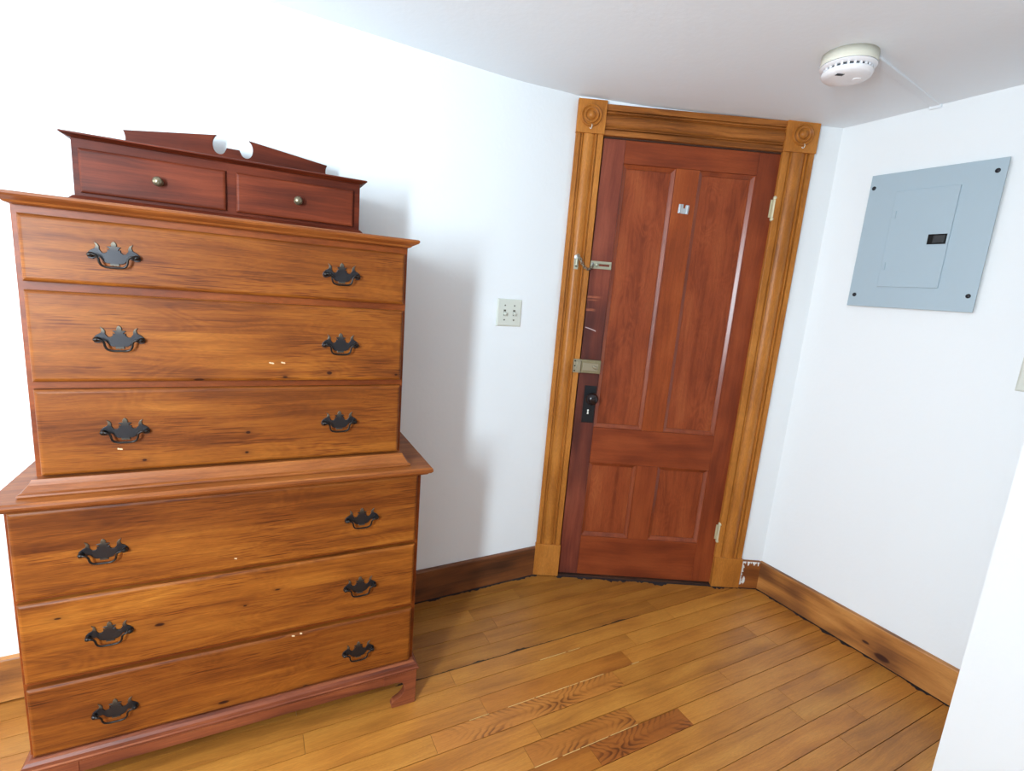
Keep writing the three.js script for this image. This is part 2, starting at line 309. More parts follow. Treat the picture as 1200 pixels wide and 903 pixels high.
// ------------------------------------------------------------------ floor: every board its own piece
{
  const floor = thing('floor', [0, 0, 0], 0, 'worn varnished wooden floor of narrow honey brown boards', null, 'structure');
  const shape = new THREE.Shape(ROOM.map(([x, z]) => new THREE.Vector2(x, -z)));
  const sub = new THREE.ExtrudeGeometry(shape, { depth: 0.04, bevelEnabled: false }); sub.rotateX(-Math.PI / 2); sub.translate(0, -0.058, 0);
  part(floor, 'subfloor', sub, crevice);
  const ang = 27.935 * Math.PI / 180, PITCHW = 0.0742, ca = Math.cos(ang), sa = Math.sin(ang);
  const toUW = ([x, z]) => [x * ca - z * sa, x * sa + z * ca];
  const poly = ROOM.map(toUW);
  function cuts(w) { const xs = []; for (let i = 0; i < poly.length; i++) { const [u0, w0] = poly[i], [u1, w1] = poly[(i + 1) % poly.length]; if ((w0 - w) * (w1 - w) < 0) xs.push(u0 + (u1 - u0) * (w - w0) / (w1 - w0)); } return xs.sort((a, b) => a - b); }
  // joints read off the photograph: row -> positions along the boards, with the look of the piece that starts there
  const joints = { '-3': [1.876], '-6': [0.905, 1.279], '-7': [0.717, 1.108, 1.562], '-8': [0.786], '-9': [0.471, 1.173, 1.895], '-10': [0.666, 1.277], '-11': [0.121], '-12': [0.613], '-14': [0.81], '-15': [0.88] };
  const tone = { '-6:0.905': [0.78, 0.62, 0.5, 1], '-7:0.717': [0.98, 0.90, 0.76, 1], '-9:0.471': [1.12, 1.08, 0.94, 1], '-10:0.666': [0.86, 0.76, 0.68, 0], '-6:-9': [0.80, 0.68, 0.56, 0] };
  const r = rng(5), extras = [];
  for (let k = -27; k <= 38; k++) {
    const w0 = -0.568 + PITCHW * k, w1 = w0 + PITCHW; // row k lies between seams k and k + 1
    const i0 = cuts(w0 + 0.001), i1 = cuts(w1 - 0.001), spans = [];
    const n = Math.min(i0.length, i1.length) ? Math.max(i0.length, i1.length) : Math.max(i0.length, i1.length);
    for (let q = 0; q + 1 < n; q += 2) {
      const a = [i0[q], i1[q]].filter((x) => x !== undefined), b = [i0[q + 1], i1[q + 1]].filter((x) => x !== undefined);
      spans.push([Math.min(...a), Math.max(...b)]);
    }
    for (const [s, e] of spans) {
      const known = joints[String(k)] || [];
      let js = known.filter((x) => x > s + 0.05 && x < e - 0.05);
      let lo = js.length ? js[0] : s + 0.3 + r() * 1.2, hi = js.length ? js[js.length - 1] : lo;
      if (!js.length && lo < e - 0.3) js.push(lo);
      while ((lo -= 0.75 + r() * 0.9) > s + 0.25) js.unshift(lo);
      while ((hi += 0.8 + r() * 0.9) < e - 0.25) js.push(hi);
      const ends = [s, ...js, e];
      for (let q = 0; q + 1 < ends.length; q++) {
        const u0 = ends[q], u1 = ends[q + 1], len = u1 - u0 - 0.0010, wd = PITCHW - 0.0020 - (r() < 0.35 ? 0.0008 : 0);
        const t = tone[`${k}:${[u0].map((x) => Math.round(x * 1000) / 1000)}`] || (k === -6 && u1 < 0.95 && u1 > 0.85 ? [0.8, 0.68, 0.56, 0] : null);
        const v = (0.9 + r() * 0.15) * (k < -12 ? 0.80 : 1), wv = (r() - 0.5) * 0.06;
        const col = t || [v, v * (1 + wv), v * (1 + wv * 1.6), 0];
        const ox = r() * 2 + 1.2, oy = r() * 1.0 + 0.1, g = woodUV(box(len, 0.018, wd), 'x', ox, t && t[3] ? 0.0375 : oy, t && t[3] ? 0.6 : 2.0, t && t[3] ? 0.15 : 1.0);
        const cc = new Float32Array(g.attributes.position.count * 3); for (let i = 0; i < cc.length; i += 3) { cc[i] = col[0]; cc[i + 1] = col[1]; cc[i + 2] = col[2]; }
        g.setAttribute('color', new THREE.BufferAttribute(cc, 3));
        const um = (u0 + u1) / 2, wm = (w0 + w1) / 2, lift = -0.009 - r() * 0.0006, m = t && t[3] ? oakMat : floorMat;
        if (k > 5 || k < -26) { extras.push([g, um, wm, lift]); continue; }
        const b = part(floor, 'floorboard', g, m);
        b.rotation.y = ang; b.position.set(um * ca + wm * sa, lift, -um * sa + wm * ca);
      }
    }
  }
  const rest = extras.map(([g, um, wm, lift]) => g.rotateY(ang).translate(um * ca + wm * sa, lift, -um * sa + wm * ca));
  const restMesh = part(floor, 'floorboard', mergeGeometries(rest), floorMat); restMesh.userData.kind = 'stuff';
  // pale filler left in some seams
  const filler = standard({ color: 0xd8b678, roughness: 0.7 });
  for (const [ws, u0, u1] of [[-9, 0.555, 1.304], [-6, 0.716, 1.112], [-11, 0.95, 1.393]]) {
    const w0 = -0.568 + PITCHW * ws, list = []; let u = u0;
    while (u < u1) { const l = Math.min(u1 - u, 0.03 + r() * 0.09), h = 0.0012 + r() * 0.0008; if (r() < (ws === -11 ? 0.5 : 0.92)) list.push(at(box(l, 0.001, h), u + l / 2, 0.0001, w0 + (r() - 0.5) * 0.0006)); u += l + r() * 0.02; }
    const m = part(floor, 'seam_filler', merge(list), filler); m.rotation.y = ang;
  }
  // black stain that has crept along one seam
  {
    const sn = createNoise2D(rng(55)), top = [], w0 = -0.568 + PITCHW * -12;
    for (let u = 0.42; u <= 1.5; u += 0.006) top.push(new THREE.Vector2(u, -(w0 - 0.0012 - 0.010 * Math.max(0, sn(u * 7, 1) - 0.05) - 0.008 * Math.max(0, sn(u * 40, 2)) * Math.max(0, sn(u * 6, 5) + 0.25))));
    const g = new THREE.ExtrudeGeometry(new THREE.Shape([...top, new THREE.Vector2(1.5, -(w0 + 0.001)), new THREE.Vector2(0.42, -(w0 + 0.001))]), { depth: 0.0006, bevelEnabled: false }); g.rotateX(-Math.PI / 2);
    const m = part(floor, 'stain', g, standard({ color: 0x3a2412, roughness: 0.8 })); m.rotation.y = ang; m.position.y = 0.0001; m.userData.kind = 'stuff';
  }
  // black grime along the foot of the walls
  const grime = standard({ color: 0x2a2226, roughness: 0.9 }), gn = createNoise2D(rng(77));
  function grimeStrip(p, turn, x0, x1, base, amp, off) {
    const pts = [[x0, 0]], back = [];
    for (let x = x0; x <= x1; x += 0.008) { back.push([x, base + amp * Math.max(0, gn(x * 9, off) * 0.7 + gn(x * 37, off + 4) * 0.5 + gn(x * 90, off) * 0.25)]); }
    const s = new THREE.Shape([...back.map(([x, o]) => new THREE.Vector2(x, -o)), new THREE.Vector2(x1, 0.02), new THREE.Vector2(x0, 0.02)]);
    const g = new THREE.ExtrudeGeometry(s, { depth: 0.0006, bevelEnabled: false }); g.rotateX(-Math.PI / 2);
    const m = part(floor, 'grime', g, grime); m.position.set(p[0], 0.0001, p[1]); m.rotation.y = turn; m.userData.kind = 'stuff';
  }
  grimeStrip(B, T3, 0.0, SQ - 0.01, 0.020, 0.020, 1);
  grimeStrip(A, T2, 0.10, 1.12, 0.020, 0.026, 2);
  grimeStrip(P1, T1, S1 - 0.9, S1 + 0.005, 0.022, 0.012, 3);
}

// ------------------------------------------------------------------ baseboards
function baseboard(name, p, turn, x0, x1, h, mat, label, ox = 0, t = 0.018) {
  const g = thing(name, [p[0], 0, p[1]], turn, label, null, 'structure');
  const prof = [[0.004, 0], [0.004, t], [h - 0.006, t], [h - 0.002, t - 0.002], [h, t - 0.006], [h, 0]];
  part(g, 'board', woodUV(runAcross(prof, x0, x1), 'x', ox - x0, 0, mat === chipMat ? 0.16 : mat === baseMat ? 1.4 : 2.0, 0.16), mat);
  return g;
}
baseboard('baseboard_left', P1, T1, S1 - 1.0, S1 - 0.004, 0.146, baseShadeMat, 'brown wooden baseboard between chest and door with shade painted into its colour', 0.3);  // one board split behind the chest; this half has its shade in the colour
baseboard('baseboard_left_end', P1, T1, 0.012, S1 - 1.001, 0.146, baseMat, 'same baseboard left of the tall chest with bright light painted into its brown', 0.1);  // other half of that board, its strong light put into the colour
baseboard('baseboard_back', A, T2, 1.018, L2 - 0.012, 0.146, chipMat, 'short brown baseboard piece with chipped white paint beside the door frame');
baseboard('baseboard_right', B, T3, 0.0, SQ - 0.003, 0.146, baseMat, 'stained brown baseboard below the grey electrical panel', 0.0);

// ------------------------------------------------------------------ door casing
{
  const g = thing('trim_1', [A[0], 0, A[1]], T2, 'orange brown fluted door casing with round corner rosettes', null, 'structure');
  // fluted profile over a width w: flat edge, groove, bead, swelling middle, two beads, flat edge
  const profile = (w) => {
    const k = w / 0.12, o = 0.018, pts = [[0, 0], [0, o - 0.002], [0.002, o], [0.019 * k, o], [0.021 * k, o - 0.009], [0.024 * k, o - 0.009], [0.0265 * k, o], [0.0295 * k, o], [0.032 * k, o - 0.008]];
    for (let i = 0; i <= 10; i++) { const t = i / 10; pts.push([(0.033 + 0.048 * t) * k, o - 0.007 + 0.011 * Math.sin(Math.PI * t) ** 0.8]); }
    pts.push([0.083 * k, o - 0.008], [0.086 * k, o], [0.089 * k, o], [0.0915 * k, o - 0.009], [0.094 * k, o - 0.009], [0.0965 * k, o], [w - 0.002, o], [w, o - 0.002], [w, 0]);
    return pts;
  };
  const mirror = (w) => profile(w).map(([x, o]) => [w - x, o]).reverse();
  part(g, 'side_casing', woodUV(runUp(profile(0.116), 0.166, 2.024), 'y', 0.1, 0.02, 2.2, 0.5).translate(-0.002, 0, 0), casingMat);
  part(g, 'side_casing', woodUV(runUp(mirror(0.134), 0.158, 2.026), 'y', 0.3, 0.22, 2.2, 0.5).translate(0.879, 0, 0), casingMat);
  part(g, 'head_casing', woodUV(runAcross(profile(0.121).map(([x, o]) => [x + 2.022, o]), 0.114, 0.879), 'x', 0, -2.022, 1.0, 0.16), headMat);
  const jambMat = standard({ color: 0x3a2114, roughness: 0.8 });
  part(g, 'door_jamb', merge([at(box(0.006, 2.02, 0.055), 0.1155, 1.01, -0.0425), at(box(0.006, 2.02, 0.055), 0.8862, 1.01, -0.0425), at(box(0.776, 0.006, 0.070), 0.5, 2.0195, -0.0345), at(box(0.776, 2.016, 0.004), 0.5, 1.008, -0.066)]), jambMat);
  const rosette = lathe([[0.0001, 0.012], [0.006, 0.0115], [0.012, 0.009], [0.015, 0.005], [0.0165, 0.003], [0.019, 0.006], [0.022, 0.009], [0.025, 0.008], [0.0265, 0.004], [0.029, 0.001], [0.033, 0.006], [0.036, 0.006], [0.038, 0.0]], 40);
  rosette.scale(1.16, 1.75, 1.16); rosette.rotateX(Math.PI / 2);
  const hookMat = standard({ color: 0xdedbd2, roughness: 0.35, metalness: 0.3 });
  for (const [x0, x1, cx, cy] of [[-0.004, 0.116, 0.0535, 2.090], [0.875, 1.014, 0.944, 2.091]]) {
    const b = part(g, 'corner_block', woodUV(rbox(x1 - x0, x0 < 0 ? 0.130 : 0.122, 0.026, 0.002), 'y', x0 + 0.5, 0.3, 2.2, 0.5), casingMat); b.position.set((x0 + x1) / 2, x0 < 0 ? 2.088 : 2.084, 0.013);
    const ro = part(b, 'rosette', woodUV(rosette.clone(), 'y', 0.6, 0.1, 2.2, 0.5), casingMat); ro.position.set(cx - (x0 + x1) / 2, cy - (x0 < 0 ? 2.088 : 2.084), 0.0125);
    const curve = new THREE.CatmullRomCurve3([[0, 0.006, 0], [0, 0.006, 0.01], [0, -0.002, 0.014], [-0.001, -0.009, 0.011], [-0.004, -0.010, 0.007], [-0.007, -0.006, 0.006]].map((p) => new THREE.Vector3(...p)));
    const hk = part(b, 'cup_hook', new THREE.TubeGeometry(curve, 20, 0.0016, 8), hookMat, 'small pale cup hook'); hk.position.set((x0 < 0 ? 0.058 : 0.953) - (x0 + x1) / 2, 2.048 - (x0 < 0 ? 2.088 : 2.084), 0.012);
  }
  for (const [x0, x1, hh] of [[-0.005, 0.117, 0.166], [0.879, 1.018, 0.158]]) { const b = part(g, 'plinth_block', woodUV(rbox(x1 - x0, hh - 0.004, 0.025, 0.002), 'y', x0 + 0.2, 0.35, 2.2, 0.5), casingMat); b.position.set((x0 + x1) / 2, (hh + 0.004) / 2, 0.0125); }
}

// ------------------------------------------------------------------ door
const DX0 = 0.120, DX1 = 0.8825, DY0 = 0.012, DY1 = 2.0156, DFACE = 0.0, DTHICK = 0.036;
{
  const g = thing('door_1', [A[0], 0, A[1]], T2, 'reddish brown panelled wooden door with two tall and two short panels', null, 'structure');
  const member = (name, x0, x1, y0, y1, mat, grain, ox, oy, sx, sy, label) => {
    const m = part(g, name, woodUV(rbox(x1 - x0 - 0.0006, y1 - y0 - 0.0006, DTHICK, 0.0012, 1), grain, ox, oy, sx, sy), mat, label);
    m.position.set((x0 + x1) / 2, (y0 + y1) / 2, DFACE - DTHICK / 2); return m;
  };
  const X = [DX0, 0.2136, 0.4423, 0.5437, 0.7885, DX1], Y = [DY0, 0.2138, 0.590, 0.762, 1.9228, DY1];
  const st = woodUV(rbox(X[1] - X[0] - 0.0006, DY1 - DY0, DTHICK, 0.0012, 1), 'y', (DY0 + DY1) / 2, (X[1] - X[0]) / 2, 2.02, 0.12);
  const s0 = part(g, 'stile', st, stileMat, 'stile with dark wear and pale scratches beside the locks'); s0.position.set((X[0] + X[1]) / 2, (DY0 + DY1) / 2, DFACE - DTHICK / 2);
  member('stile', X[4], X[5], DY0, DY1, doorMat, 'y', 1.0, 0.1, 2, 0.5);
  member('rail', X[1], X[4], Y[4], Y[5], doorMat, 'x', 0.5, 0.22, 2, 0.5);
  member('rail', X[1], X[4], Y[2], Y[3], doorMat, 'x', 0.9, 0.30, 2, 0.5);
  member('rail', X[1], X[4], Y[0], Y[1], doorMat, 'x', 1.4, 0.12, 2, 0.5);
  member('mullion', X[2], X[3], Y[3], Y[4], doorMidMat, 'y', 0.7, 0.05, 1.2, 0.2, 'brighter orange centre strip');
  member('mullion', X[2], X[3], Y[1], Y[2], doorMat, 'y', 0.3, 0.35, 2, 0.5);
  // panel field, with a sloped moulding round it
  let n = 0;
  for (const [x0, x1, y0, y1] of [[X[1], X[2], Y[3], Y[4]], [X[3], X[4], Y[3], Y[4]], [X[1], X[2], Y[1], Y[2]], [X[3], X[4], Y[1], Y[2]]]) {
    const w = x1 - x0, h = y1 - y0, cx = (x0 + x1) / 2, cy = (y0 + y1) / 2;
    const p = part(g, 'panel', woodUV(box(w, h, 0.008), 'y', 0.4 + n * 0.37, 0.15 + n * 0.21, 1.2, 0.6), doorPanelMat); p.position.set(cx, cy, DFACE - 0.0222); n++;
    // moulding: slope of quads from the frame edge down to the panel
    const v = [], q = (a, b, c, d) => v.push(...a, ...b, ...c, ...a, ...c, ...d);
    const ring = (i, z) => [[-w / 2 + i, -h / 2 + i, z], [w / 2 - i, -h / 2 + i, z], [w / 2 - i, h / 2 - i, z], [-w / 2 + i, h / 2 - i, z]];
    const rings = [ring(0.0, -0.0010), ring(0.0015, -0.0055), ring(0.004, -0.007), ring(0.015, -0.0130), ring(0.017, -0.0145), ring(0.0175, -0.0185)];
    for (let i = 0; i + 1 < rings.length; i++) for (let k = 0; k < 4; k++) q(rings[i][k], rings[i][(k + 1) % 4], rings[i + 1][(k + 1) % 4], rings[i + 1][k]);
    const mg = new THREE.BufferGeometry(); mg.setAttribute('position', new THREE.Float32BufferAttribute(v, 3)); mg.computeVertexNormals(); mg.setAttribute('uv', new THREE.Float32BufferAttribute(new Float32Array(v.length / 3 * 2), 2));
    const mo = part(g, 'panel_moulding', woodUV(mg, 'y', 0.2 + n * 0.3, 0.1, 2, 0.5), mouldMat); mo.position.set(cx, cy, DFACE);
  }
  // black escutcheon with knob and keyhole
  const iron = standard({ color: 0x17171a, roughness: 0.5, metalness: 0.4 });
  const esc = part(g, 'escutcheon', slab([[-0.0275, -0.087], [0.0275, -0.087], [0.0275, 0.087], [-0.0275, 0.087]], 0.004, 0.001), iron, 'black rectangular lock plate'); esc.position.set(0.181, 0.870, DFACE);
  const kg = lathe([[0.0001, 0.066], [0.009, 0.0655], [0.018, 0.062], [0.0245, 0.055], [0.028, 0.047], [0.0278, 0.040], [0.024, 0.032], [0.015, 0.0265], [0.009, 0.023], [0.008, 0.012], [0.010, 0.006], [0.015, 0.003], [0.015, 0.0]], 32); kg.rotateX(Math.PI / 2);
  part(esc, 'knob', kg, standard({ color: 0x1c1214, roughness: 0.22 }), 'round dark brown glossy door knob').position.set(0.003, 0.034, 0.003);
  const kh = new THREE.Shape(); kh.absarc(0, 0.006, 0.0042, -0.35 * Math.PI, 1.35 * Math.PI, false); kh.lineTo(-0.0042, -0.012); kh.lineTo(0.0042, -0.012);
  part(esc, 'keyhole', slab(kh, 0.0012, 0.0002, 1), standard({ color: 0xe9e6dc, roughness: 0.4 }), 'keyhole with the light from behind painted pale').position.set(-0.002, -0.034, 0.0036);  // light showing through the hole, painted as a pale shape
  // hinges
  const hingeMat = standard({ color: 0xc9bf9e, roughness: 0.45, metalness: 0.25 });
  for (const cy of [1.793, 0.284]) {
    const hg = part(g, 'hinge', merge([at(new THREE.CylinderGeometry(0.0085, 0.0085, 0.074, 16), 0, 0, 0.008), at(box(0.012, 0.074, 0.003), -0.009, 0, 0.002)]), hingeMat, 'pale painted butt hinge'); hg.position.set(0.8815, cy, DFACE + 0.0015);
    const tip = lathe([[0.0001, 0.016], [0.006, 0.014], [0.009, 0.010], [0.009, 0.002], [0.0075, 0.0]], 16);
    for (const s of [1, -1]) { const t = part(hg, 'pin_tip', tip, hingeMat); t.position.set(0, s * 0.038, 0.008); if (s < 0) t.rotation.x = Math.PI; }
  }
  // worn dark threshold under the door
  part(g, 'threshold', woodUV(rbox(DX1 - DX0 + 0.01, 0.008, 0.05, 0.002), 'x', 0, 0, 2, 0.16), standard({ map: baseDarkTex, roughness: 0.8, color: 0x8a8078 })).position.set((DX0 + DX1) / 2, 0.0045, -0.012);
}

// small notched metal bracket screwed to the middle of the door
{
  const g = thing('bracket', [A[0] + D2[0] * 0.4945, 1.760, A[1] + D2[1] * 0.4945], T2, 'small silver notched metal bracket on the middle strip of the door', 'bracket');
  const bm = standard({ color: 0xc8ced2, roughness: 0.3, metalness: 0.6 });
  part(g, 'plate', at(slab([[-0.023, -0.018], [0.022, -0.020], [0.024, 0.017], [0.009, 0.018], [0.006, 0.003], [-0.001, 0.003], [-0.002, 0.020], [-0.021, 0.020]], 0.003, 0.0006), 0, 0, 0.0005), bm);
  part(g, 'flange', at(rbox(0.005, 0.035, 0.008, 0.001), -0.016, 0, 0.006), bm);
  part(g, 'flange', at(rbox(0.005, 0.033, 0.008, 0.001), 0.016, -0.001, 0.006), bm);
}
// door chain
{
  const ox = 0.05, oy = 1.50;
  const g = thing('door_chain', [A[0] + D2[0] * ox, oy, A[1] + D2[1] * ox], T2, 'old nickel security chain hanging between door casing and door', 'door chain');
  const nick = standard({ color: 0xa9a690, roughness: 0.42, metalness: 0.55 }), bright = standard({ color: 0xd8dde0, roughness: 0.3, metalness: 0.4 }), chainMat = standard({ color: 0x857a68, roughness: 0.4, metalness: 0.6 });
  const k = part(g, 'keeper', merge([at(slab([[-0.0095, -0.030], [0.0095, -0.030], [0.0105, 0.026], [-0.0105, 0.026]], 0.005, 0.001), 0, 0, 0), (() => { const c = new THREE.CylinderGeometry(0.006, 0.0085, 0.034, 16); return at(c, 0.001, 0.004, 0.008); })()]), nick); k.position.set(0.003, 0.0, 0.0185);
  part(k, 'slot', at(box(0.010, 0.004, 0.002), 0.001, -0.018, 0.0052), blackMat);
  const sc = lathe([[0.0001, 0.004], [0.006, 0.0035], [0.0095, 0.0015], [0.0095, 0]], 20); sc.rotateX(Math.PI / 2);
  part(k, 'screw_head', at(sc, -0.003, 0.021, 0.011), bright);
  // slide plate on the door
  const sh = new THREE.Shape([[-0.046, -0.0165], [0.046, -0.0165], [0.046, 0.0165], [-0.046, 0.0165]].map(([x, y]) => new THREE.Vector2(x, y)));
  const hole = new THREE.Path(); hole.moveTo(-0.008, -0.0045); hole.lineTo(0.038, -0.0045); hole.lineTo(0.038, 0.0045); hole.lineTo(-0.008, 0.0045); sh.holes.push(hole);
  const tr = part(g, 'slide_plate', merge([slab(sh, 0.004, 0.0008), at(box(0.092, 0.003, 0.007), 0, -0.011, 0.005), at(box(0.075, 0.003, 0.007), 0.006, 0.0085, 0.005)]), nick); tr.position.set(0.165 - ox, 1.4965 - oy, 0.0005);
  const knob = lathe([[0.0001, 0.010], [0.005, 0.0095], [0.0075, 0.007], [0.0075, 0.001], [0.004, 0]], 20); knob.rotateX(Math.PI / 2);
  part(tr, 'slide_knob', at(knob, -0.019, 0, 0.004), nick); part(tr, 'stop', at(rbox(0.008, 0.02, 0.01, 0.002), -0.038, -0.002, 0.007), standard({ color: 0x8c8f90, roughness: 0.35, metalness: 0.6 }));
  const path = new THREE.CatmullRomCurve3([[0.058, 1.527, 0.034], [0.067, 1.515, 0.036], [0.078, 1.494, 0.036], [0.092, 1.479, 0.034], [0.108, 1.474, 0.028], [0.120, 1.482, 0.02], [0.128, 1.492, 0.014]].map(([x, y, z]) => new THREE.Vector3(x - ox, y - oy, z)));
  const ch = new THREE.Group(); ch.name = 'chain'; g.add(ch);
  const link = new THREE.TorusGeometry(0.0048, 0.0016, 8, 16); link.scale(1.45, 1, 1);
  const N = 12;
  for (let i = 0; i <= N; i++) {
    const p = path.getPointAt(i / N), t = path.getTangentAt(i / N), m = part(ch, 'link', link, chainMat);
    m.position.copy(p); m.quaternion.setFromUnitVectors(new THREE.Vector3(1, 0, 0), t); m.rotateX(i % 2 ? Math.PI / 2 : 0.2);
  }
}
// surface lock above the knob
{
  const ox = 0.15, oy = 1.0475;
  const g = thing('rim_lock', [A[0] + D2[0] * ox, oy, A[1] + D2[1] * ox], T2, 'aged brass surface lock on the door edge above the black knob plate', 'lock');
  const brass = standard({ color: 0x857a5c, roughness: 0.45, metalness: 0.45 }), worn = standard({ color: 0x9a9078, roughness: 0.4, metalness: 0.45 });
  const cs = part(g, 'lock_case', rbox(0.089, 0.061, 0.024, 0.003), brass); cs.position.set(0.1665 - ox, 0, 0.0125);
  part(cs, 'face_plate', at(rbox(0.07, 0.034, 0.003, 0.001), -0.003, -0.001, 0.0125), worn);
  const tk = part(cs, 'thumb_turn', merge([at(new THREE.SphereGeometry(1, 20, 12).scale(0.014, 0.0075, 0.006), 0, 0, 0.004), at(rbox(0.016, 0.003, 0.008, 0.001), 0.002, 0, 0.008)]), worn); tk.position.set(0.018, -0.002, 0.013); tk.rotation.z = -0.5;
  const str = part(g, 'strike', merge([at(rbox(0.036, 0.062, 0.006, 0.0015), 0, 0, 0.021), at(rbox(0.019, 0.046, 0.020, 0.002), 0.004, 0, 0.028)]), worn); str.position.set(0.104 - ox, 0.0, 0);
  for (const [x, y] of [[-0.011, 0.022], [-0.011, -0.022], [-0.011, 0.0]]) part(str, 'screw', at(new THREE.CylinderGeometry(0.0035, 0.0035, 0.002, 12).rotateX(Math.PI / 2), x, y, 0.0245), crevice);
}

// ------------------------------------------------------------------ chest-on-chest
const TD = 0.4766, DW = 0.9461, DEPTH = 0.44;
const dd = [-Math.cos(TD), Math.sin(TD)], nb = [-Math.sin(TD), -Math.cos(TD)];
const CH = [-0.246 + dd[0] * DW / 2 + nb[0] * DEPTH / 2, -1.4339 + dd[1] * DW / 2 + nb[1] * DEPTH / 2];
const sx_ = (s) => DW / 2 - s, zb = (b) => DEPTH / 2 - b;         // photograph's measures: s from the right edge, b back from the front
const bronze = standard({ color: 0x2b292b, roughness: 0.36, metalness: 0.6, vertexColors: true });
const bailMat = standard({ color: 0x24201e, roughness: 0.3, metalness: 0.6 });
function pullGeometry() {
  const half = [[0, -215], [28, -196], [44, -158], [34, -138], [104, -128], [72, -100], [62, -78], [98, -86], [96, -52], [130, -26], [165, -26], [182, -44], [208, -78], [206, -120], [228, -158], [278, -186], [256, -138], [272, -90], [330, -60], [372, -22], [388, 28], [368, 70], [312, 78], [262, 56], [212, 44], [184, 70], [150, 112], [104, 132], [62, 128], [74, 158], [44, 168], [22, 160], [0, 172]];
  const k = 0.000124, pts = [...half.map(([x, y]) => [x * k, -y * k * 1.13]), ...half.slice(1, -1).reverse().map(([x, y]) => [-x * k, -y * k * 1.13])].reverse();
  const g = slab(pts, 0.0026, 0.0007, 2), p = g.attributes.position, c = new Float32Array(p.count * 3);
  for (let i = 0; i < p.count; i++) { // brass shows where the horns and tips are rubbed
    const y = p.getY(i) / k / 1.13, x = Math.abs(p.getX(i) / k), b = clamp(Math.max((y - 118) / 60, (-y - 140) / 25, x > 190 ? (y - 100) / 40 : 0));
    c[i * 3] = 1 + b * 4.2; c[i * 3 + 1] = 1 + b * 3.6; c[i * 3 + 2] = 1 + b * 1.9;
  }
  g.setAttribute('color', new THREE.BufferAttribute(c, 3)); return g;
}
const plateGeo = pullGeometry();
const bailGeo = (() => {
  const k = 0.000124, pts = [[330, 18, 8], [318, 2, 13], [285, 6, 15], [240, 22, 15], [212, 60, 14], [200, 120, 13], [170, 168, 12], [110, 190, 11.5], [0, 194, 11.5]];
  const all = [...pts, ...pts.slice(0, -1).reverse().map(([x, y, z]) => [-x, y, z])].map(([x, y, z]) => new THREE.Vector3(x * k, -y * k * 1.12, z * 0.001));
  const tube = new THREE.TubeGeometry(new THREE.CatmullRomCurve3(all), 48, 0.0024, 8);
  const posts = [1, -1].flatMap((s) => [at(new THREE.SphereGeometry(0.0062, 16, 12).scale(1, 0.9, 1), s * 330 * k, -16 * k, 0.009), at(new THREE.CylinderGeometry(0.005, 0.006, 0.007, 14).rotateX(Math.PI / 2), s * 330 * k, -16 * k, 0.0045)]);
  return merge([tube, ...posts]);
})();
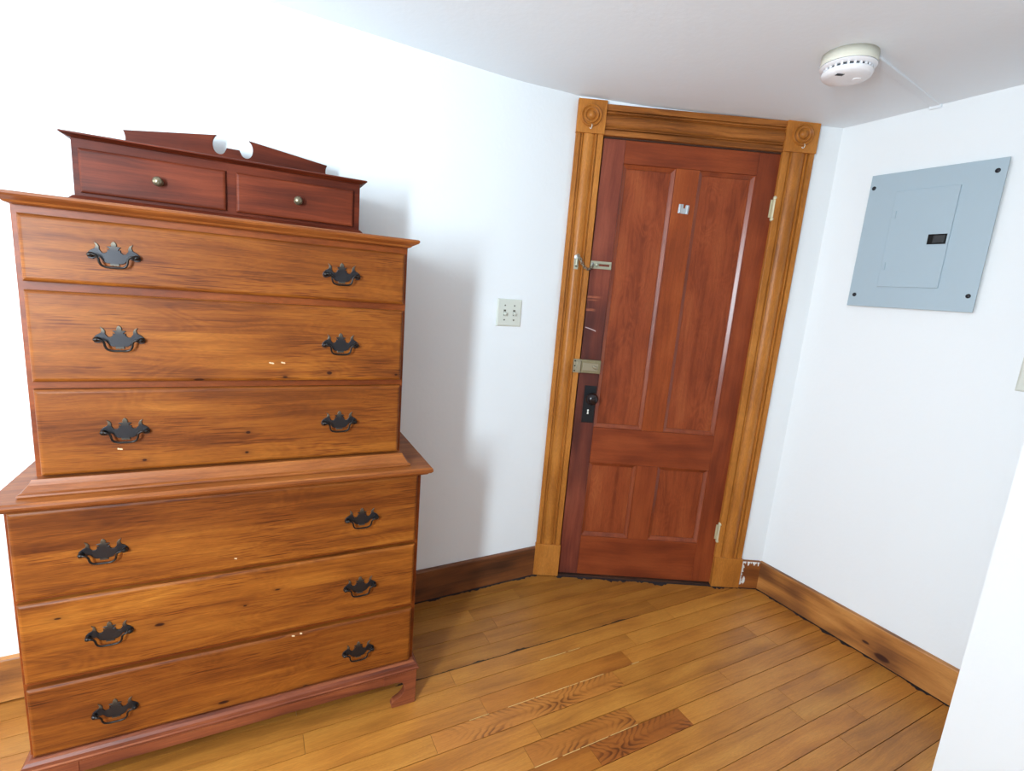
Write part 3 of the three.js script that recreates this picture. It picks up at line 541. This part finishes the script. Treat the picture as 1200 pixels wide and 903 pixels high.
{
  const g = thing('chest_of_drawers', [CH[0], 0, CH[1]], TD, 'tall pine chest on chest with six long drawers and bronze bail pulls', 'chest of drawers');
  const MU = 0.0615, WU = 0.8333, SU = 0.0315;
  const ux0 = sx_(MU + WU), ux1 = sx_(MU), bz = -DEPTH / 2;
  const lx0 = -DW / 2, lx1 = DW / 2, lf = zb(0.0185), uf = zb(SU + 0.0185);
  const uvC = (geo, ox, oy) => woodUV(geo, 'x', ox, oy, 1, 1.6), uvT = (geo, ox, oy) => woodUV(geo, 'x', ox, oy, 1, 0.5);
  // cases
  part(g, 'lower_case', uvC(at(rbox(DW, 0.660, lf - bz, 0.002), 0, 0.13 + 0.330, (lf + bz) / 2), 0.2, 0.05), chestCaseMat);
  part(g, 'upper_case', uvC(at(rbox(WU, 0.632, uf - bz, 0.002), (ux0 + ux1) / 2, 0.818 + 0.316, (uf + bz) / 2), 0.7, 0.3), chestCaseMat);
  // mouldings
  const loft = (name, y, x0, x1, z1, prof, mat, oy) => part(g, name, uvT(ringLoft(prof.map(([h, o]) => [y + h, x0 - o, x1 + o, bz, z1 + o])), 0.5, oy), mat);
  loft('base_moulding', 0.122, lx0, lx1, zb(0.0), [[0, 0.010], [0.004, 0.014], [0.010, 0.0145], [0.012, 0.011], [0.020, 0.009], [0.026, 0.004], [0.030, -0.003], [0.030, -0.019]], chestTrimMat, 0.1);
  loft('lower_top', 0.7905, lx0, lx1, zb(0.0), [[0, -0.019], [0, 0.004], [0.003, 0.010], [0.007, 0.014], [0.009, 0.019], [0.013, 0.0235], [0.018, 0.0245], [0.023, 0.0235], [0.0265, 0.020], [0.0265, 0.018]], chestTopMat, 0.3);
  loft('waist_moulding', 0.8165, ux0, ux1, zb(SU), [[0, 0.022], [0.004, 0.0245], [0.008, 0.0235], [0.011, 0.017], [0.017, 0.013], [0.024, 0.008], [0.030, 0.005], [0.036, 0.003], [0.036, -0.019]], chestTopMat, 0.2);
  loft('upper_top', 1.4465, ux0, ux1, zb(SU), [[0, -0.019], [0, -0.004], [0.003, 0.003], [0.007, 0.007], [0.010, 0.013], [0.014, 0.0205], [0.018, 0.023], [0.022, 0.0225], [0.024, 0.019], [0.024, 0.017]], chestTopMat, 0.42);
  // drawers with their pulls
  const list = [[0.014, 0.937, 0, 0], [0.014, 0.937, 0, 1], [0.014, 0.937, 0, 2], [MU + 0.010, MU + WU - 0.013, SU, 3], [MU + 0.010, MU + WU - 0.013, SU, 4], [MU + 0.010, MU + WU - 0.013, SU, 5]];
  const pulls = [[0.2385, 0.177, 0.772], [0.4565, 0.177, 0.772], [0.6745, 0.177, 0.772], [0.9585, 0.24, 0.722], [1.175, 0.24, 0.722], [1.360, 0.24, 0.722]];
  for (const [s0, s1, b, i] of list) {
    const [y0, y1] = DRAWERS[i], w = s1 - s0, h = y1 - y0, cx = sx_((s0 + s1) / 2), cy = (y0 + y1) / 2;
    // overlay front with a thumbnail moulding round its edge
    const lv = [[0, 0], [0.0135, 0], [0.0155, 0.001], [0.0175, 0.0032], [0.0190, 0.0062], [0.0195, 0.0085]];
    const geo = ringLoft(lv.map(([z, o]) => [z, -w / 2 + o, w / 2 - o, -h / 2 + o, h / 2 - o])).rotateX(Math.PI / 2);
    const d = part(g, 'drawer', woodUV(geo, 'x', cx + 0.5, cy, 1, 1.6), chestMat);
    d.position.set(cx, cy, zb(b) - 0.0195);
    for (const s of [pulls[i][1], pulls[i][2]]) {
      const pl = part(d, 'pull_plate', plateGeo, bronze, 'pierced bronze back plate'); pl.position.set(sx_(s) - cx, pulls[i][0] - cy, 0.0195);
      const bl = part(d, 'bail_handle', bailGeo, bailMat, 'dark curved bail handle'); bl.position.set(sx_(s) - cx, pulls[i][0] - cy, 0.0195);
    }
  }
  // bracket feet and the skirt between them
  const footShape = (sgn) => { // right foot as seen; x measured inwards from the outer corner
    const s = new THREE.Shape(); const P = (x, y) => [sgn * -x, y];
    s.moveTo(...P(0, 0)); s.lineTo(...P(0.076, 0)); s.bezierCurveTo(...P(0.082, 0.010), ...P(0.078, 0.020), ...P(0.070, 0.026)); s.bezierCurveTo(...P(0.046, 0.036), ...P(0.036, 0.050), ...P(0.036, 0.066)); s.bezierCurveTo(...P(0.036, 0.080), ...P(0.050, 0.092), ...P(0.078, 0.091)); s.lineTo(...P(0.105, 0.089)); s.lineTo(...P(0.105, 0.124)); s.lineTo(...P(0, 0.124)); return s;
  };
  const sideShape = () => { const s = new THREE.Shape(); s.moveTo(0, 0); s.lineTo(0.08, 0); s.bezierCurveTo(0.06, 0.05, 0.05, 0.08, 0.12, 0.09); s.lineTo(0.12, 0.124); s.lineTo(0, 0.124); return s; };
  const zf = zb(0) + 0.009;
  for (const sgn of [1, -1]) {
    const front = slab(footShape(sgn), 0.02, 0.0015); front.translate(sgn * (DW / 2 + 0.009), 0, zf - 0.02);
    const side = slab(sideShape(), 0.018, 0.001); side.rotateY(Math.PI / 2); side.translate(sgn > 0 ? DW / 2 + 0.009 - 0.018 : -DW / 2 - 0.009, 0, zf - 0.021);
    part(g, 'bracket_foot', uvT(merge([front, side]), 0.3, 0.05), chestTrimMat);
    const rear = slab(sideShape(), 0.018, 0.001); rear.rotateY(-Math.PI / 2); rear.translate(sgn > 0 ? DW / 2 + 0.009 : -DW / 2 - 0.009 + 0.018, 0, bz + 0.001);
    part(g, 'bracket_foot', uvT(rear, 0.6, 0.05), chestTrimMat);
  }
  part(g, 'skirt', uvT(at(rbox(DW - 0.190, 0.034, 0.018, 0.0015), 0, 0.106, zf - 0.0105), 0.1, 0.35), chestTrimMat);
}

// ------------------------------------------------------------------ small dark drawer box on top of the chest
{
  const g = thing('drawer_box', [CH[0], 1.4705, CH[1]], TD, 'small dark red brown two drawer box with scrolled back board standing on the chest', 'drawer box');
  const B0 = 0.2, x0 = sx_(0.826), x1 = sx_(0.169), zf = zb(B0), zr = zb(0.42), Y = (y) => y - 1.4705;
  const uv = (geo, ox, oy) => woodUV(geo, 'x', ox, oy, 0.8, 0.4);
  part(g, 'case', uv(at(rbox(x1 - x0, 0.132, zf - 0.006 - zr, 0.0015), (x0 + x1) / 2, Y(1.4915) + 0.066, (zf - 0.006 + zr) / 2), 0.3, 0.1), redDarkMat);
  const loft = (name, y, prof, oy) => part(g, name, uv(ringLoft(prof.map(([h, o]) => [Y(y) + h, x0 - o, x1 + o, zr, zf + o])), 0.5, oy), redDarkMat);
  loft('base_moulding', 1.4705, [[0, 0.014], [0.006, 0.016], [0.010, 0.0155], [0.013, 0.010], [0.018, 0.006], [0.023, 0.001], [0.023, -0.008]], 0.25);
  loft('top_moulding', 1.6225, [[0, -0.008], [0, 0.003], [0.002, 0.006], [0.004, 0.012], [0.006, 0.0165], [0.0085, 0.0165], [0.010, 0.014]], 0.05);
  const knobMat = standard({ color: 0x7d745e, roughness: 0.3, metalness: 0.7 });
  const kg = lathe([[0.0001, 0.0235], [0.0045, 0.023], [0.009, 0.0205], [0.0112, 0.0165], [0.0105, 0.0125], [0.0065, 0.009], [0.0048, 0.006], [0.006, 0.003], [0.0098, 0.002], [0.0105, 0]], 28).rotateX(Math.PI / 2);
  for (const [sa, sb, y0, y1, ks, ky, oy] of [[0.511, 0.8125, 1.501, 1.601, 0.657, 1.5485, 0.12], [0.188, 0.4875, 1.501, 1.601, 0.3365, 1.5505, 0.22]]) {
    const w = sb - sa, h = y1 - y0, cx = sx_((sa + sb) / 2), cy = Y((y0 + y1) / 2);
    const lv = [[0, 0], [0.006, 0], [0.0078, 0.001], [0.0094, 0.0035], [0.010, 0.0065]];
    const d = part(g, 'drawer', uv(ringLoft(lv.map(([z, o]) => [z, -w / 2 + o, w / 2 - o, -h / 2 + o, h / 2 - o])).rotateX(Math.PI / 2), 0.4 + cx, oy), redMat);
    d.position.set(cx, cy, zf - 0.0065);
    part(d, 'knob', kg, knobMat, 'round antique brass knob').position.set(sx_(ks) - cx, Y(ky) - cy, 0.0098);
  }
  // scrolled back board: low shoulders rising to the middle, with two round bites and a step
  const m = 0.5, s = new THREE.Shape();
  const P = (u, y) => [sx_(m + u), Y(y)];
  s.moveTo(...P(-0.282, 1.6325)); s.lineTo(...P(-0.262, 1.6325));
  s.lineTo(...P(-0.2615, 1.668)); s.bezierCurveTo(...P(-0.257, 1.676), ...P(-0.259, 1.690), ...P(-0.264, 1.700));      // right outer end
  s.lineTo(...P(-0.042, 1.731));
  s.bezierCurveTo(...P(-0.052, 1.722), ...P(-0.055, 1.708), ...P(-0.050, 1.692));
  s.bezierCurveTo(...P(-0.044, 1.676), ...P(-0.026, 1.676), ...P(-0.021, 1.690));
  s.lineTo(...P(-0.0165, 1.700)); s.lineTo(...P(0.0165, 1.700)); s.lineTo(...P(0.021, 1.690));
  s.bezierCurveTo(...P(0.026, 1.676), ...P(0.044, 1.676), ...P(0.050, 1.692));
  s.bezierCurveTo(...P(0.055, 1.708), ...P(0.052, 1.722), ...P(0.042, 1.731));
  s.lineTo(...P(0.264, 1.700)); s.bezierCurveTo(...P(0.259, 1.690), ...P(0.257, 1.676), ...P(0.2615, 1.668)); s.lineTo(...P(0.262, 1.6325)); s.lineTo(...P(0.282, 1.6325));
  s.lineTo(...P(0.282, 1.60)); s.lineTo(...P(-0.282, 1.60)); s.closePath();
  part(g, 'back_board', uv(slab(s, 0.014, 0.001, 1).translate(0, 0, zr - 0.0145), 0.4, 0.3), redDarkMat);
}

// ------------------------------------------------------------------ electrical panel on the right wall
function onWall(p, d, s, y, out = 0) { const n = [-d[1], d[0]]; return [p[0] + d[0] * s + n[0] * out, y, p[1] + d[1] * s + n[1] * out]; }
{
  const s0 = 0.1670, s1 = 0.5820, y0 = 1.4095, y1 = 1.9205, w = s1 - s0, h = y1 - y0, sc = (s0 + s1) / 2, yc = (y0 + y1) / 2;
  const g = thing('electrical_panel', onWall(B, D3, sc, yc), T3, 'blue grey metal electrical panel cover with a small door on the right wall', 'electrical panel');
  const grey = standard({ color: 0xa6b8c2, roughness: 0.42 }), rim = standard({ color: 0xa8957c, roughness: 0.8 }), darkScrew = standard({ color: 0x23242b, roughness: 0.4, metalness: 0.5 });
  part(g, 'back_box', at(box(w - 0.012, h - 0.012, 0.016), 0, 0, 0.008), rim, 'unpainted rim behind the cover');
  const cover = part(g, 'cover', at(rbox(w, h, 0.005, 0.0015), 0, 0, 0.0195), grey);
  const dx0 = 0.2670 - sc, dx1 = 0.4675 - sc, dy0 = 1.489 - yc, dy1 = 1.848 - yc;
  const door = part(g, 'door', at(rbox(dx1 - dx0, dy1 - dy0, 0.006, 0.0014), (dx0 + dx1) / 2, (dy0 + dy1) / 2, 0.0240), grey);
  const wx0 = 0.4030 - sc, wx1 = 0.4605 - sc, wy0 = 1.6455 - yc, wy1 = 1.6815 - yc;
  part(door, 'latch_recess', at(box(wx1 - wx0, wy1 - wy0, 0.0006), (wx0 + wx1) / 2, (wy0 + wy1) / 2, 0.0272), blackMat, 'black latch opening');
  part(door, 'latch', at(rbox(0.036, 0.027, 0.003, 0.001), wx0 + 0.035, (wy0 + wy1) / 2, 0.0282), standard({ color: 0x141416, roughness: 0.35 }));
  for (const hy of [1.7605, 1.567]) part(door, 'hinge_tab', at(rbox(0.006, 0.028, 0.006, 0.001), 0.2795 - sc, hy - yc, 0.0272), grey);
  const scr = lathe([[0.0001, 0.0035], [0.004, 0.0032], [0.0075, 0.0012], [0.0078, 0]], 20).rotateX(Math.PI / 2);
  for (const [x, y] of [[0.1815, 1.8712], [0.557, 1.8805], [0.1885, 1.4545], [0.5597, 1.465]]) part(cover, 'screw', scr, darkScrew, 'dark cover screw').position.set(x - sc, y - yc, 0.0218);
}

// ------------------------------------------------------------------ wall plates
const ivory = standard({ color: 0xd3d6cb, roughness: 0.4 }), slotMat = standard({ color: 0x5a5648, roughness: 0.7 });
function wallPlate(name, pos, turn, w, h, gangs, label) {
  const g = thing(name, pos, turn, label, 'light switch');
  const lv = [[0, 0], [0.002, 0], [0.0045, 0.002], [0.0062, 0.006]];
  part(g, 'plate', flat(ringLoft(lv.map(([z, o]) => [z, -w / 2 + o, w / 2 - o, -h / 2 + o, h / 2 - o])).rotateX(Math.PI / 2)), ivory);
  const screw = new THREE.CylinderGeometry(0.0033, 0.0033, 0.0014, 14).rotateX(Math.PI / 2);
  for (const x of gangs) {
    part(g, 'toggle_slot', at(box(0.0105, 0.025, 0.0006), x, 0, 0.0063), slotMat);
    const t = part(g, 'toggle', rbox(0.0088, 0.012, 0.018, 0.002), ivory); t.position.set(x, -0.0035, 0.011); t.rotation.x = 0.45;
    for (const y of [0.0302, -0.0302]) part(g, 'screw', at(screw.clone(), x, y, 0.0065), slotMat);
  }
  return g;
}
{
  const n1 = [Math.sin(T1), Math.cos(T1)], s = 0.2532;
  wallPlate('switch_plate', [A[0] + D1[0] * s, 1.2634, A[1] + D1[1] * s], T1, 0.117, 0.1143, [-0.0235, 0.0215], 'ivory double light switch plate on the left wall between chest and door');
}
wallPlate('switch_plate', onWall(B, D3, 0.7353 + 0.035, 1.165 + 0.057), T3, 0.07, 0.1143, [0.0], 'cream wall plate cut off by the right edge of the photo');

// ------------------------------------------------------------------ smoke detector and its cable duct
{
  const g = thing('smoke_detector', [0.957, CEIL - 0.0005, -1.722], 0, 'round white smoke detector on a cream base on the ceiling', 'smoke detector');
  const cream = standard({ color: 0xe6e3d2, roughness: 0.5 }), white = standard({ color: 0xf4f4f6, roughness: 0.35 });
  part(g, 'base', lathe([[0.0001, -0.033], [0.074, -0.033], [0.0765, -0.031], [0.0765, 0.0], [0.0001, 0.0]], 56), cream, 'cream mounting base');
  part(g, 'flange', lathe([[0.0001, -0.042], [0.064, -0.042], [0.070, -0.040], [0.077, -0.036], [0.078, -0.033], [0.0001, -0.033]], 56), white);
  part(g, 'neck', lathe([[0.0001, -0.050], [0.062, -0.050], [0.062, -0.042], [0.0001, -0.042]], 48), standard({ color: 0x6f7880, roughness: 0.6 }), 'dark vent slots');
  const ribs = []; for (let i = 0; i < 24; i++) ribs.push(at(box(0.006, 0.008, 0.010), 0, -0.0455, 0.0615).rotateY(i / 24 * Math.PI * 2));
  part(g, 'vent_ribs', merge(ribs), white);
  const body = part(g, 'body', lathe([[0.0001, -0.071], [0.030, -0.0705], [0.052, -0.069], [0.063, -0.065], [0.069, -0.060], [0.0705, -0.054], [0.069, -0.050], [0.062, -0.048], [0.0001, -0.048]], 56), white);
  for (let i = 0; i < 3; i++) part(body, 'sounder_slot', at(box(0.022, 0.0012, 0.0025), -0.038, -0.0698, 0.026 + i * 0.005), standard({ color: 0x3c3d42, roughness: 0.8 }));
  part(body, 'test_button', at(new THREE.CylinderGeometry(0.012, 0.012, 0.003, 24), 0.026, -0.0708, 0.012), white);
}
{
  const a = [1.026, -1.715], b = [1.486, -2.03], L = Math.hypot(b[0] - a[0], b[1] - a[1]), turn = Math.atan2(-(b[1] - a[1]), b[0] - a[0]);
  const g = thing('cable_duct', [a[0], CEIL, a[1]], turn, 'white painted cable duct running along the ceiling from the smoke detector to the right wall', 'cable duct');
  part(g, 'duct', at(rbox(L, 0.009, 0.030, 0.003), L / 2, -0.0045, 0), ceilMat);
  part(g, 'end_piece', at(rbox(0.034, 0.018, 0.038, 0.004), L - 0.017, -0.009, 0), ceilMat);
}

finish(scene);
renderer.render(scene, camera);
